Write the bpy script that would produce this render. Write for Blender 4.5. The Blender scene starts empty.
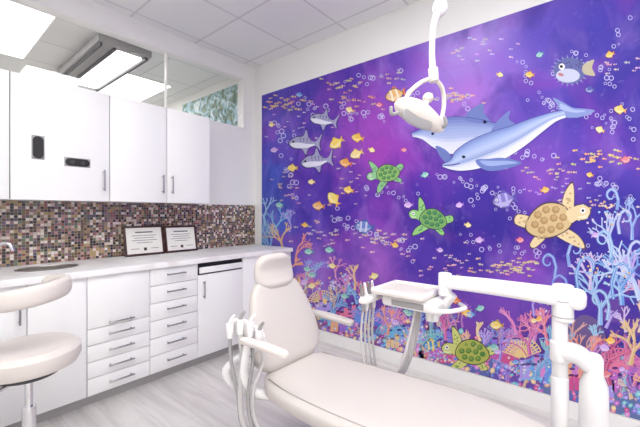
import bpy, bmesh, math, random
import numpy as np
from mathutils import Vector, Matrix
random.seed(7)
rng = random.Random(11)

# ------------------------------------------------------------------ survey
F = 345.0
A = math.radians(39.8)
CX, CY, CZ = -2.585, -3.13, 1.25
fw = Vector((math.cos(A), math.sin(A), 0)); rt = Vector((math.sin(A), -math.cos(A), 0))
HZ = 212.0
def R(x, y, z): return Vector((CX + x, CY + y, z))
def P(px, py, D):
    return Vector((CX, CY, CZ)) + fw*D + rt*((px-320)/F*D) + Vector((0, 0, -(py-HZ)/F*D))
def mural_yz(px, py):
    d = fw + rt*((px-320)/F)
    D = -CX/d.x
    return CY + d.y*D, CZ - (py-HZ)/F*D
def lin(c):
    out = []
    for v in c[:3]:
        v = v/255.0
        out.append(v/12.92 if v <= 0.04045 else ((v+0.055)/1.055)**2.4)
    return (*out, 1.0)

# ------------------------------------------------------------------ materials
def mat(name, rgb, rough=0.5, metal=0.0, spec=0.5, var=0.03, scale=8.0, bump=0.0, coat=0.0, emit=None, es=0.0):
    m = bpy.data.materials.new(name); m.use_nodes = True
    nt = m.node_tree; b = nt.nodes['Principled BSDF']
    c = lin(rgb)
    tc = nt.nodes.new('ShaderNodeTexCoord')
    nz = nt.nodes.new('ShaderNodeTexNoise'); nz.inputs['Scale'].default_value = scale; nz.inputs['Detail'].default_value = 4
    nt.links.new(tc.outputs['Object'], nz.inputs['Vector'])
    mx = nt.nodes.new('ShaderNodeMix'); mx.data_type = 'RGBA'
    mx.inputs['A'].default_value = tuple(min(1, v*(1-var)) for v in c[:3]) + (1,)
    mx.inputs['B'].default_value = tuple(min(1, v*(1+var)) for v in c[:3]) + (1,)
    nt.links.new(nz.outputs['Fac'], mx.inputs['Factor'])
    nt.links.new(mx.outputs['Result'], b.inputs['Base Color'])
    b.inputs['Roughness'].default_value = rough; b.inputs['Metallic'].default_value = metal
    b.inputs['Specular IOR Level'].default_value = spec
    b.inputs['Coat Weight'].default_value = coat
    if bump > 0:
        bp = nt.nodes.new('ShaderNodeBump'); bp.inputs['Strength'].default_value = bump
        n2 = nt.nodes.new('ShaderNodeTexNoise'); n2.inputs['Scale'].default_value = 180
        nt.links.new(tc.outputs['Object'], n2.inputs['Vector'])
        nt.links.new(n2.outputs['Fac'], bp.inputs['Height']); nt.links.new(bp.outputs['Normal'], b.inputs['Normal'])
    if emit:
        b.inputs['Emission Color'].default_value = lin(emit); b.inputs['Emission Strength'].default_value = es
    return m

def grid_mat(name, size, axes, line, colors, linecol, rough=0.5, spec=0.5, phase=(0, 0, 0), bump=0.0):
    m = bpy.data.materials.new(name); m.use_nodes = True
    nt = m.node_tree; N = nt.nodes; L = nt.links; b = N['Principled BSDF']
    tc = N.new('ShaderNodeTexCoord')
    mul = N.new('ShaderNodeVectorMath'); mul.operation = 'MULTIPLY_ADD'
    mul.inputs[1].default_value = [1.0/size if a in axes else 0.0 for a in 'xyz']
    mul.inputs[2].default_value = phase
    L.new(tc.outputs['Object'], mul.inputs[0])
    fl = N.new('ShaderNodeVectorMath'); fl.operation = 'FLOOR'; L.new(mul.outputs[0], fl.inputs[0])
    fr = N.new('ShaderNodeVectorMath'); fr.operation = 'FRACTION'; L.new(mul.outputs[0], fr.inputs[0])
    wn = N.new('ShaderNodeTexWhiteNoise'); wn.noise_dimensions = '3D'; L.new(fl.outputs[0], wn.inputs['Vector'])
    cr = N.new('ShaderNodeValToRGB'); cr.color_ramp.interpolation = 'CONSTANT'
    e = cr.color_ramp.elements
    e[0].color = lin(colors[0]); e[0].position = 0
    e[1].color = lin(colors[1 % len(colors)]); e[1].position = 1.0/len(colors) if len(colors) > 1 else 1
    for i in range(2, len(colors)):
        x = e.new(i/len(colors)); x.color = lin(colors[i])
    L.new(wn.outputs['Value'], cr.inputs['Fac'])
    sp = N.new('ShaderNodeSeparateXYZ'); L.new(fr.outputs[0], sp.inputs[0])
    o = [sp.outputs[a.upper()] for a in axes]
    mxm = N.new('ShaderNodeMath'); mxm.operation = 'MAXIMUM'; L.new(o[0], mxm.inputs[0]); L.new(o[1], mxm.inputs[1])
    gt = N.new('ShaderNodeMath'); gt.operation = 'GREATER_THAN'; L.new(mxm.outputs[0], gt.inputs[0]); gt.inputs[1].default_value = 1-line
    mx = N.new('ShaderNodeMix'); mx.data_type = 'RGBA'
    L.new(gt.outputs[0], mx.inputs['Factor']); L.new(cr.outputs['Color'], mx.inputs['A']); mx.inputs['B'].default_value = lin(linecol)
    L.new(mx.outputs['Result'], b.inputs['Base Color'])
    b.inputs['Roughness'].default_value = rough; b.inputs['Specular IOR Level'].default_value = spec
    if bump:
        bp = N.new('ShaderNodeBump'); bp.inputs['Strength'].default_value = bump; bp.invert = True
        bp.inputs['Distance'].default_value = 0.003
        L.new(gt.outputs[0], bp.inputs['Height']); L.new(bp.outputs['Normal'], b.inputs['Normal'])
    return m

M_wall = mat('wall_paint', (242, 241, 239), 0.8, var=0.01)
M_cab = mat('cabinet_laminate', (247, 247, 246), 0.35, var=0.005)
M_carc = mat('cabinet_carcass', (110, 108, 108), 0.6, var=0.01)  # dark grey, so seams between the white fronts read as shadow
M_toe = mat('toe_kick', (180, 178, 176), 0.6)
M_steel = mat('brushed_steel', (165, 165, 165), 0.3, metal=1.0, var=0.05)
M_chrome = mat('chrome', (225, 225, 228), 0.12, metal=1.0, var=0.01)
M_uph = mat('upholstery_greige', (204, 197, 192), 0.5, var=0.03, bump=0.05, scale=3)
M_uph2 = mat('upholstery_pale', (220, 212, 206), 0.5, var=0.03, bump=0.05, scale=3)
M_white = mat('white_enamel', (240, 238, 237), 0.3, var=0.01)
M_lamp = mat('lamp_housing', (226, 219, 210), 0.35, var=0.02)
M_grey = mat('grey_plastic', (160, 158, 158), 0.45)
M_dark = mat('dark_plastic', (60, 60, 64), 0.4)
M_black = mat('painted_recess_dark', (22, 22, 24), 0.5)  # near-black stands in for the shade inside holes and slots
M_hose = mat('hose_rubber', (200, 197, 196), 0.5)
M_seam = mat('seam_piping', (168, 161, 155), 0.6)
M_frame = mat('frame_wood', (66, 34, 28), 0.35, var=0.2, scale=30)
M_paper = mat('paper', (238, 236, 230), 0.8)
M_ink = mat('ink', (95, 95, 105), 0.8)
M_mosaic = grid_mat('mosaic_tile', 0.0205, 'xz', 0.1,
    [(96, 70, 52), (160, 132, 106), (206, 192, 178), (50, 40, 40), (140, 108, 116), (112, 100, 62), (232, 224, 216),
     (142, 84, 78), (80, 82, 96), (176, 148, 96), (42, 34, 32), (190, 142, 138), (102, 80, 64), (104, 118, 98), (66, 50, 54), (224, 208, 194), (116, 88, 108)], (168, 160, 154), 0.15, 0.6, bump=0.4)
M_ceil = grid_mat('ceiling_tile', 0.6, 'xy', 0.03, [(238, 238, 239), (236, 236, 237), (240, 240, 240)], (214, 214, 216), 0.9, 0.2, phase=(0.25, 0.15, 0))
M_light = mat('light_diffuser', (255, 255, 255), 0.5, emit=(253, 253, 252), es=12.8)
M_light2 = mat('light_diffuser_far', (255, 255, 255), 0.5, emit=(255, 254, 251), es=5.0)

M_counter = bpy.data.materials.new('counter_stone'); M_counter.use_nodes = True
nt = M_counter.node_tree; b = nt.nodes['Principled BSDF']
tc = nt.nodes.new('ShaderNodeTexCoord'); nz = nt.nodes.new('ShaderNodeTexNoise')
nz.inputs['Scale'].default_value = 2.5; nz.inputs['Detail'].default_value = 8; nz.inputs['Distortion'].default_value = 1.6
nt.links.new(tc.outputs['Object'], nz.inputs['Vector'])
cr = nt.nodes.new('ShaderNodeValToRGB'); cr.color_ramp.elements[0].position = 0.34; cr.color_ramp.elements[0].color = lin((236, 233, 231))
cr.color_ramp.elements[1].position = 0.5; cr.color_ramp.elements[1].color = lin((249, 248, 247))
nt.links.new(nz.outputs['Fac'], cr.inputs['Fac']); nt.links.new(cr.outputs['Color'], b.inputs['Base Color'])
b.inputs['Roughness'].default_value = 0.4; b.inputs['Specular IOR Level'].default_value = 0.3

M_floor = bpy.data.materials.new('floor_vinyl'); M_floor.use_nodes = True
nt = M_floor.node_tree; N = nt.nodes; L = nt.links; b = N['Principled BSDF']
tc = N.new('ShaderNodeTexCoord')
mp_ = N.new('ShaderNodeMapping'); mp_.inputs['Scale'].default_value = (14, 1.6, 1)
L.new(tc.outputs['Object'], mp_.inputs['Vector'])
nz = N.new('ShaderNodeTexNoise'); nz.inputs['Scale'].default_value = 1.0; nz.inputs['Detail'].default_value = 9; nz.inputs['Distortion'].default_value = 0.8
L.new(mp_.outputs[0], nz.inputs['Vector'])
cr = N.new('ShaderNodeValToRGB'); cr.color_ramp.elements[0].position = 0.32; cr.color_ramp.elements[0].color = lin((203, 198, 195))
cr.color_ramp.elements[1].position = 0.62; cr.color_ramp.elements[1].color = lin((226, 222, 219))
L.new(nz.outputs['Fac'], cr.inputs['Fac'])
br = N.new('ShaderNodeTexBrick'); br.inputs['Scale'].default_value = 1.0
br.inputs['Brick Width'].default_value = 1.2; br.inputs['Row Height'].default_value = 0.18; br.inputs['Mortar Size'].default_value = 0.002
br.inputs['Color1'].default_value = (1, 1, 1, 1); br.inputs['Color2'].default_value = (0.95, 0.95, 0.95, 1); br.inputs['Mortar'].default_value = (0.8, 0.79, 0.78, 1)
mr = N.new('ShaderNodeMapping'); mr.inputs['Rotation'].default_value = (0, 0, math.pi/2)
L.new(tc.outputs['Object'], mr.inputs['Vector']); L.new(mr.outputs[0], br.inputs['Vector'])
mx = N.new('ShaderNodeMix'); mx.data_type = 'RGBA'; mx.blend_type = 'MULTIPLY'; mx.inputs['Factor'].default_value = 1
L.new(cr.outputs['Color'], mx.inputs['A']); L.new(br.outputs['Color'], mx.inputs['B'])
L.new(mx.outputs['Result'], b.inputs['Base Color']); b.inputs['Roughness'].default_value = 0.4

M_glass = bpy.data.materials.new('window_glass'); M_glass.use_nodes = True
nt = M_glass.node_tree; nt.nodes.remove(nt.nodes['Principled BSDF'])
tr = nt.nodes.new('ShaderNodeBsdfTransparent'); gl = nt.nodes.new('ShaderNodeBsdfGlossy'); gl.inputs['Roughness'].default_value = 0.02
ms = nt.nodes.new('ShaderNodeMixShader'); ms.inputs[0].default_value = 0.06
nt.links.new(tr.outputs[0], ms.inputs[1]); nt.links.new(gl.outputs[0], ms.inputs[2]); nt.links.new(ms.outputs[0], nt.nodes['Material Output'].inputs[0])

# ------------------------------------------------------------------ mesh helpers
def link(o, parent=None, m=None):
    bpy.context.scene.collection.objects.link(o)
    if m is not None: o.data.materials.append(m)
    if parent is not None:
        o.parent = parent; o.matrix_parent_inverse = Matrix.Translation(-parent.location)
    return o
def empty(name, loc):
    e = bpy.data.objects.new(name, None); e.location = loc; e.empty_display_size = 0.1
    bpy.context.scene.collection.objects.link(e); return e
def finish(bm, name, m, parent, smooth=True):
    bmesh.ops.recalc_face_normals(bm, faces=bm.faces[:])
    me = bpy.data.meshes.new(name); bm.to_mesh(me); bm.free()
    if smooth:
        for p in me.polygons: p.use_smooth = True
        try: me.set_sharp_from_angle(angle=math.radians(40))
        except Exception: pass
    return link(bpy.data.objects.new(name, me), parent, m)
def box(name, lo, hi, m, parent=None, bevel=0.0, seg=2, rot=None, smooth=True):
    lo = Vector(lo); hi = Vector(hi)
    lo, hi = Vector([min(a, b) for a, b in zip(lo, hi)]), Vector([max(a, b) for a, b in zip(lo, hi)])
    bm = bmesh.new(); bmesh.ops.create_cube(bm, size=1)
    c = (lo+hi)/2; s = hi-lo
    for v in bm.verts: v.co = Vector((v.co.x*s.x, v.co.y*s.y, v.co.z*s.z))
    if bevel > 0: bmesh.ops.bevel(bm, geom=bm.edges[:], offset=min(bevel, min(s)*0.49), segments=seg, profile=0.5, affect='EDGES')
    if rot is not None: bmesh.ops.transform(bm, matrix=rot, verts=bm.verts[:])
    bmesh.ops.translate(bm, vec=c, verts=bm.verts[:])
    return finish(bm, name, m, parent, smooth and bevel > 0)
def cyl(name, p0, p1, r0, m, parent=None, r1=None, seg=28, bevel=0.0):
    p0 = Vector(p0); p1 = Vector(p1); r1 = r0 if r1 is None else r1
    bm = bmesh.new(); h = (p1-p0).length
    bmesh.ops.create_cone(bm, cap_ends=True, segments=seg, radius1=r0, radius2=r1, depth=h)
    if bevel > 0:
        es = [e for e in bm.edges if abs(e.verts[0].co.z-e.verts[1].co.z) < 1e-6]
        bmesh.ops.bevel(bm, geom=es, offset=bevel, segments=3, profile=0.5, affect='EDGES')
    q = Vector((0, 0, 1)).rotation_difference((p1-p0).normalized())
    bmesh.ops.transform(bm, matrix=Matrix.Translation((p0+p1)/2) @ q.to_matrix().to_4x4(), verts=bm.verts[:])
    return finish(bm, name, m, parent)
def ell(name, c, s, m, parent=None, rot=None):
    bm = bmesh.new(); bmesh.ops.create_uvsphere(bm, u_segments=28, v_segments=16, radius=1)
    for v in bm.verts: v.co = Vector((v.co.x*s[0], v.co.y*s[1], v.co.z*s[2]))
    if rot is not None: bmesh.ops.transform(bm, matrix=rot, verts=bm.verts[:])
    bmesh.ops.translate(bm, vec=Vector(c), verts=bm.verts[:])
    return finish(bm, name, m, parent)
def cat(pts, t):
    n = len(pts)-1; x = min(max(t, 0), 1)*n; i = min(int(x), n-1); u = x-i
    g = lambda k: pts[min(max(k, 0), n)]
    a0, a1, a2, a3 = g(i-1), g(i), g(i+1), g(i+2)
    return 0.5*((2*a1)+(a2-a0)*u+(2*a0-5*a1+4*a2-a3)*u*u+(3*a1-a0-3*a2+a3)*u**3)
def sweep(name, pts, hw, m, parent=None, ht=None, waxis=None, p=2.0, n=16, N=28, round_=False, endr=None):
    pts = [Vector(q) for q in pts]; k = len(pts)
    hw = [hw]*k if not isinstance(hw, (list, tuple)) else list(hw)
    ht = hw if ht is None else ([ht]*k if not isinstance(ht, (list, tuple)) else list(ht))
    ts = [0.5-0.5*math.cos(math.pi*i/N) if round_ else i/N for i in range(N+1)]
    C = [cat(pts, t) for t in ts]
    H = [cat([float(v) for v in hw], t) for t in ts]; T_ = [cat([float(v) for v in ht], t) for t in ts]
    s = [0.0]
    for i in range(1, N+1): s.append(s[-1]+(C[i]-C[i-1]).length)
    tot = s[-1]
    bm = bmesh.new(); rings = []; Wp = None
    for i in range(N+1):
        T = (C[min(i+1, N)]-C[max(i-1, 0)]).normalized()
        if waxis is not None: W = Vector(waxis)
        elif Wp is None: W = Vector((0, 0, 1)) if abs(T.z) < 0.9 else Vector((1, 0, 0))
        else: W = Wp
        W = (W-T*W.dot(T)).normalized(); Wp = W
        Nn = T.cross(W)
        w, h = H[i], T_[i]
        if round_:
            e = min(s[i], tot-s[i])
            er = endr if endr else min(w, tot/2)
            if e < er: w = w-min(w*0.97, er)*(1-math.sqrt(max(0, 1-(1-e/er)**2)))
            if e < h: h = h*max(0.03, math.sqrt(max(0, 1-(1-e/h)**2)))
        ring = []
        for j in range(n):
            th = 2*math.pi*j/n; c_, s_ = math.cos(th), math.sin(th)
            ring.append(bm.verts.new(C[i]+W*(math.copysign(abs(c_)**(2/p), c_)*w)+Nn*(math.copysign(abs(s_)**(2/p), s_)*h)))
        rings.append(ring)
    for i in range(N):
        for j in range(n):
            bm.faces.new((rings[i][j], rings[i][(j+1) % n], rings[i+1][(j+1) % n], rings[i+1][j]))
    bm.faces.new(rings[0]); bm.faces.new(list(reversed(rings[-1])))
    return finish(bm, name, m, parent)
def lathe(name, c, prof, m, parent=None, seg=36, sx=1, sy=1):
    bm = bmesh.new(); rings = []
    for r, z in prof:
        rings.append([bm.verts.new((c[0]+sx*r*math.cos(2*math.pi*j/seg), c[1]+sy*r*math.sin(2*math.pi*j/seg), c[2]+z)) for j in range(seg)])
    for i in range(len(rings)-1):
        for j in range(seg): bm.faces.new((rings[i][j], rings[i][(j+1) % seg], rings[i+1][(j+1) % seg], rings[i+1][j]))
    if prof[0][0] > 1e-4: bm.faces.new(rings[0])
    if prof[-1][0] > 1e-4: bm.faces.new(rings[-1])
    return finish(bm, name, m, parent)

# ------------------------------------------------------------------ room shell
XL, YB, ZC = -3.7, -5.2, 2.915
box('floor', (XL-0.1, YB-0.1, -0.1), (0.1, 0.1, 0.0), M_floor)
box('ceiling', (XL-0.1, YB-0.1, ZC), (0.1, 0.1, ZC+0.1), M_ceil)
box('wall_right', (0, YB-0.1, 0), (0.1, 3.6, ZC), M_wall)
box('wall_left', (XL-0.1, YB-0.1, 0), (XL, 0.1, ZC), M_wall)
box('wall_front', (XL, YB-0.1, 0), (0, YB, ZC), M_wall)
WX0, WX1, WZ0, WZ1 = -3.45, -0.145, 2.17, 2.757
wb = empty('wall_back', (0, 0.05, 0))
box('below_window', (XL, 0, 0), (0, 0.1, WZ0), M_wall, wb)
box('above_window', (XL, 0, WZ1), (0, 0.1, ZC), M_wall, wb)
box('left_of_window', (XL, 0, WZ0), (WX0, 0.1, WZ1), M_wall, wb)
box('right_of_window', (WX1, 0, WZ0), (0, 0.1, WZ1), M_wall, wb)
win = empty('window_1', ((WX0+WX1)/2, 0.05, WZ0))
f = 0.022
box('sill', (WX0, -0.004, WZ0), (WX1, 0.104, WZ0+f), M_white, win)
box('head', (WX0, -0.004, WZ1-f), (WX1, 0.104, WZ1), M_white, win)
box('jamb_left', (WX0, -0.004, WZ0+f), (WX0+f, 0.104, WZ1-f), M_white, win)
box('jamb_right', (WX1-f, -0.004, WZ0+f), (WX1, 0.104, WZ1-f), M_white, win)
box('mullion', (-1.03, 0.03, WZ0+f), (-1.022, 0.07, WZ1-f), M_white, win)
box('glass', (WX0+f, 0.047, WZ0+f), (WX1-f, 0.053, WZ1-f), M_glass, win)
AY = 3.5
box('floor_adjacent', (XL-0.1, 0.1, -0.1), (0.1, AY+0.1, 0), M_floor)
box('ceiling_adjacent', (XL-0.1, 0.1, ZC), (0.1, AY+0.1, ZC+0.1), M_ceil)
box('wall_adjacent_back', (XL-0.1, AY, 0), (0, AY+0.1, ZC), M_wall)
box('wall_adjacent_left', (XL-0.1, 0.1, 0), (XL, AY, ZC), M_wall)
box('baseboard_right', (-0.012, YB, 0), (0, -0.64, 0.1), M_white)
box('baseboard_left', (XL, YB, 0), (XL+0.012, -0.63, 0.1), M_white)

def panel_light(name, cx, cy, sx, sy, m, z=ZC):
    e = empty(name, (cx, cy, z))
    box('frame', (cx-sx/2, cy-sy/2, z-0.012), (cx+sx/2, cy+sy/2, z), M_white, e)
    box('diffuser', (cx-sx/2+0.02, cy-sy/2+0.02, z-0.016), (cx+sx/2-0.02, cy+sy/2-0.02, z-0.0125), m, e)
for i, (x, y) in enumerate([(1.15, 0.75), (-0.25, 0.75), (1.15, -1.1), (-0.25, -1.1)]):
    q = R(x, y, 0); panel_light('ceiling_light_panel', q.x, q.y, 0.6, 1.2, M_light)
for (x, y, sx, sy) in [(0.45, 4.1, 0.75, 1.5), (1.95, 5.0, 0.6, 1.2), (0.9, 5.75, 0.6, 0.6), (-0.4, 5.2, 0.6, 1.2)]:
    q = R(x, y, 0); panel_light('ceiling_light_panel', q.x, q.y, sx, sy, M_light2)
fx = empty('suspended_light_fixture', R(1.35, 4.2, 2.75))
q = R(1.35, 4.25, 2.79)
box('housing', (q.x-0.24, q.y-0.72, 2.80), (q.x+0.24, q.y+0.72, 2.87), M_grey, fx, 0.01)
box('lens', (q.x-0.07, q.y-0.64, 2.785), (q.x+0.17, q.y+0.64, 2.799), M_light2, fx)
box('inner_rail', (q.x-0.10, q.y-0.68, 2.775), (q.x-0.075, q.y+0.68, 2.799), M_dark, fx)
box('louvre_left', (q.x-0.22, q.y-0.7, 2.77), (q.x-0.20, q.y+0.7, 2.799), M_dark, fx)
box('louvre_right', (q.x+0.18, q.y-0.7, 2.77), (q.x+0.21, q.y+0.7, 2.799), M_dark, fx)
for sy in (-0.5, 0.5): cyl('hanger', (q.x, q.y+sy, 2.87), (q.x, q.y+sy, ZC), 0.008, M_steel, fx)
M_art = bpy.data.materials.new('foliage_art'); M_art.use_nodes = True
nt = M_art.node_tree; b = nt.nodes['Principled BSDF']; tc = nt.nodes.new('ShaderNodeTexCoord'); nz = nt.nodes.new('ShaderNodeTexNoise')
nz.inputs['Scale'].default_value = 9; nz.inputs['Detail'].default_value = 6; nz.inputs['Distortion'].default_value = 1.2; nt.links.new(tc.outputs['Object'], nz.inputs['Vector'])
cr = nt.nodes.new('ShaderNodeValToRGB'); cr.color_ramp.elements[0].color = lin((50, 92, 96)); cr.color_ramp.elements[0].position = 0.35
cr.color_ramp.elements[1].color = lin((232, 240, 242)); cr.color_ramp.elements[1].position = 0.64
e_ = cr.color_ramp.elements.new(0.44); e_.color = lin((126, 146, 112)); e_ = cr.color_ramp.elements.new(0.54); e_.color = lin((150, 196, 212))
nt.links.new(nz.outputs['Fac'], cr.inputs['Fac']); nt.links.new(cr.outputs['Color'], b.inputs['Base Color'])
box('wall_art_print', (-0.02, 0.15, 1.4), (0.0, 1.6, 2.80), M_art)
# ------------------------------------------------------------------ cabinets
def bar_handle(name, c, axis, length, parent, off=0.028, r=0.0055):
    c = Vector(c); ax = Vector((1, 0, 0)) if axis == 'x' else Vector((0, 0, 1))
    o = Vector((0, -off, 0))
    cyl(name, c+o-ax*length/2, c+o+ax*length/2, r, M_steel, parent, seg=12, bevel=0.0015)
    for s in (-1, 1):
        cyl(name+'_standoff', c+ax*s*length*0.4, c+ax*s*length*0.4+o, r*0.8, M_steel, parent, seg=10)

UY = -0.35; uz0, uz1 = 1.33, 2.105
up = empty('wall_cabinet', R(1.1, 2.95, uz0))
ux0 = -3.69; uxr = CX+1.77
box('carcass', (ux0, UY+0.02, uz0), (uxr, -0.0005, uz1), M_cab, up)
seams = [ux0, CX-0.13, CX+0.403, CX+0.949, CX+1.372, uxr]
for i in range(len(seams)-1):
    box('door_%d' % (i+1), (seams[i]+0.0025, UY, uz0-0.004), (seams[i+1]-0.0025, UY+0.019, uz1), M_cab, up, 0.002)
    box('painted_gap_shadow_%d' % (i+1), (seams[i]-0.0025, UY+0.012, uz0), (seams[i]+0.0025, UY+0.0199, uz1), M_carc, up)  # solid dark strip, the seam's shadow put in as colour
for x in (0.908, 1.335, 1.412): bar_handle('handle', (CX+x, UY, 1.475), 'z', 0.15, up)
def slot(name, cx, cz, w, h, parent):
    r = min(w, h)/2-0.001
    box(name+'_rim', (cx-w/2-0.005, UY-0.006, cz-h/2-0.005), (cx+w/2+0.005, UY, cz+h/2+0.005), M_grey, parent, 0.0029)
    o = []
    for (sx, sz, a0) in ((1, 1, 0), (-1, 1, 90), (-1, -1, 180), (1, -1, 270)):
        for k in range(7):
            t = math.radians(a0+15*k)
            o.append((cx+sx*(w/2-r)+r*math.cos(t), cz+sz*(h/2-r)+r*math.sin(t)))
    bm = bmesh.new(); fr = [bm.verts.new((x, UY-0.009, z)) for x, z in o]; bk = [bm.verts.new((x, UY-0.0055, z)) for x, z in o]
    bm.faces.new(fr); bm.faces.new(bk)
    for k in range(len(o)): bm.faces.new((fr[k], fr[(k+1) % len(o)], bk[(k+1) % len(o)], bk[k]))
    finish(bm, name+'_dark_plate', M_black, parent, False)  # flat black plate on the door, painting the darkness of a hole
slot('glove_dispenser', CX+0.537, 1.66, 0.055, 0.14, up)
slot('mask_dispenser', CX+0.75, 1.587, 0.14, 0.05, up)
for x in (0.72, 0.78): cyl('dispenser_knob', R(x, 2.78-0.009, 1.587), R(x, 2.78-0.013, 1.587), 0.012, M_dark, up, seg=16)

BY = -0.60
bc = empty('base_cabinet', R(1.2, 2.8, 0))
box('carcass', (XL+0.005, BY+0.02, 0.09), (-0.02, -0.0005, 0.838), M_carc, bc)
box('toe_kick', (XL+0.005, BY+0.06, 0.0), (-0.02, BY+0.08, 0.0895), M_toe, bc)
def front(name, x0, x1, z0, z1): box(name, (CX+x0+0.002, BY, z0+0.002), (CX+x1-0.002, BY+0.019, z1-0.002), M_cab, bc, 0.0018)
ZB, ZT = 0.075, 0.838
front('door_far_left', -1.1, -0.2, ZB, ZT); front('door_left_1', -0.2, 0.12, ZB, ZT); front('door_left_2', 0.12, 0.44, ZB, ZT)
bar_handle('handle', R(0.405, 2.53, 0.69), 'z', 0.14, bc)
front('door_mid', 0.44, 0.734, ZB, ZT)
front('flap_door', 0.734, 1.125, 0.50, ZT); bar_handle('handle', R(0.93, 2.53, 0.525), 'x', 0.16, bc)
zz = [0.50, 0.395, 0.29, 0.185, ZB]
for i in range(4):
    front('drawer_a%d' % i, 0.734, 1.125, zz[i+1], zz[i]); bar_handle('handle', R(0.93, 2.53, (zz[i]+zz[i+1])/2+0.005), 'x', 0.16, bc)
zs = [ZT-(ZT-ZB)*i/6 for i in range(7)]
for i in range(6):
    front('drawer_b%d' % i, 1.125, 1.503, zs[i+1], zs[i]); bar_handle('handle', R(1.314, 2.53, (zs[i]+zs[i+1])/2+0.01), 'x', 0.15, bc)
box('niche_back', R(1.51, 2.545, 0.742), R(1.945, 2.549, 0.836), M_black, bc)
front('pullout_front', 1.52, 1.95, 0.748, 0.80)
front('door_right', 1.503, 1.95, ZB, 0.738); bar_handle('handle', R(1.55, 2.53, 0.62), 'z', 0.14, bc)
front('filler_panel', 1.95, 2.565, ZB, ZT)

ct = box('countertop', (XL+0.002, BY-0.025, 0.8385), (-0.0135, -0.0125, 0.88), M_counter, None, 0.004)
sk = R(0.60, 2.84, 0.88)
cut = lathe('cutter', (sk.x, sk.y, 0.8), [(0.14, 0), (0.14, 0.2)], M_steel, None, 40, 1.15, 0.8)
md = ct.modifiers.new('sink_hole', 'BOOLEAN'); md.object = cut; md.operation = 'DIFFERENCE'; md.solver = 'EXACT'
bpy.context.view_layer.update()
dg = bpy.context.evaluated_depsgraph_get()
nm = bpy.data.meshes.new_from_object(ct.evaluated_get(dg)); ct.modifiers.clear(); ct.data = nm
for pl in nm.polygons: pl.use_smooth = False
nm.materials.clear(); nm.materials.append(M_counter)
bpy.data.objects.remove(cut)
lathe('sink_basin', (sk.x, sk.y, 0.882), [(0.147, 0.0), (0.147, 0.003), (0.137, 0.003), (0.13, -0.012), (0.115, -0.035), (0.03, -0.04), (0.0001, -0.04)], M_steel, None, 40, 1.15, 0.8)
fa = empty('faucet', R(0.40, 2.98, 0.88))
fp = R(0.36, 2.96, 0.881)
cyl('base', fp, fp+Vector((0, 0, 0.03)), 0.026, M_chrome, fa, bevel=0.004)
sweep('spout', [fp+Vector(v) for v in ((0, 0, 0.02), (0, 0, 0.12), (0.02, -0.01, 0.165), (0.06, -0.03, 0.165), (0.08, -0.04, 0.12))], 0.012, M_chrome, fa)
sweep('lever', [fp+Vector(v) for v in ((0, 0, 0.06), (-0.02, -0.03, 0.07), (-0.03, -0.09, 0.09))], 0.007, M_chrome, fa, round_=True)
box('mosaic_backsplash', (XL+0.002, -0.012, 0.8805), (-0.0135, -0.0005, 1.326), M_mosaic)

def cert(x0, x1, y, h, lean):
    w = x1-x0; c = R((x0+x1)/2, y, 0.8815)
    e = empty('picture_frame', c)
    Rm = Matrix.Translation(c) @ Matrix.Rotation(-lean, 4, 'X')
    def bx(nm_, lo, hi, mm, bv=0.0):
        o = box(nm_, lo, hi, mm, None, bv); o.data.transform(Rm); o.parent = e; o.matrix_parent_inverse = Matrix.Translation(-c)
    t = 0.017
    bx('rail_bottom', (-w/2, -0.01, 0), (w/2, 0.008, t), M_frame, 0.003); bx('rail_top', (-w/2, -0.01, h-t), (w/2, 0.008, h), M_frame, 0.003)
    bx('stile_left', (-w/2, -0.01, t), (-w/2+t, 0.008, h-t), M_frame, 0.003); bx('stile_right', (w/2-t, -0.01, t), (w/2, 0.008, h-t), M_frame, 0.003)
    bx('certificate', (-w/2+t, -0.003, t), (w/2-t, 0.006, h-t), M_paper)
    bx('title', (-w*0.22, -0.0045, h*0.76), (w*0.22, -0.0031, h*0.80), M_ink)
    for k, ww in enumerate((0.3, 0.25, 0.32, 0.2)): bx('text_line', (-w*ww, -0.0045, h*(0.66-0.08*k)), (w*ww, -0.0031, h*(0.66-0.08*k)+0.004), M_ink)
    for s in (-1, 1): bx('signature', (s*w*0.25-w*0.1, -0.0045, h*0.22), (s*w*0.25+w*0.1, -0.0031, h*0.22+0.004), M_ink)
    bx('seal', (-0.012, -0.0045, h*0.16), (0.012, -0.0031, h*0.26), M_frame)
cert(1.145, 1.475, 3.025, 0.255, 0.2)
cert(1.49, 1.80, 3.035, 0.245, 0.2)

# ------------------------------------------------------------------ ocean mural
mv, mf, mc = [], [], []
XM = -0.004
def addpoly(pts, col, layer):
    x = XM-0.0006*layer-0.00001*(len(mf) % 40)
    i0 = len(mv)
    ok = []
    for (px, py) in pts:
        y, z = mural_yz(px, py)
        ok.append((x, min(max(y, YB+0.05), -0.12), min(max(z, 0.107), 2.57)))
    mv.extend(ok); mf.append(list(range(i0, i0+len(ok)))); mc.append(lin(col))
def smooth(pts, k=4):
    n = len(pts); out = []
    for i in range(n):
        p0, p1, p2, p3 = pts[i-1], pts[i], pts[(i+1) % n], pts[(i+2) % n]
        for j in range(k):
            u = j/k
            out.append(tuple(0.5*((2*p1[a])+(p2[a]-p0[a])*u+(2*p0[a]-5*p1[a]+4*p2[a]-p3[a])*u*u+(3*p1[a]-p0[a]-3*p2[a]+p3[a])*u**3) for a in (0, 1)))
    return out
def poly(pts, col, layer=3, sm=True): addpoly(smooth(pts) if sm else pts, col, layer)
def el(cx, cy, rx, ry, ang, col, layer=3, n=14):
    c, s = math.cos(ang), math.sin(ang)
    addpoly([(cx+rx*math.cos(t)*c-ry*math.sin(t)*s, cy+rx*math.cos(t)*s+ry*math.sin(t)*c) for t in [2*math.pi*i/n for i in range(n)]], col, layer)
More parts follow.
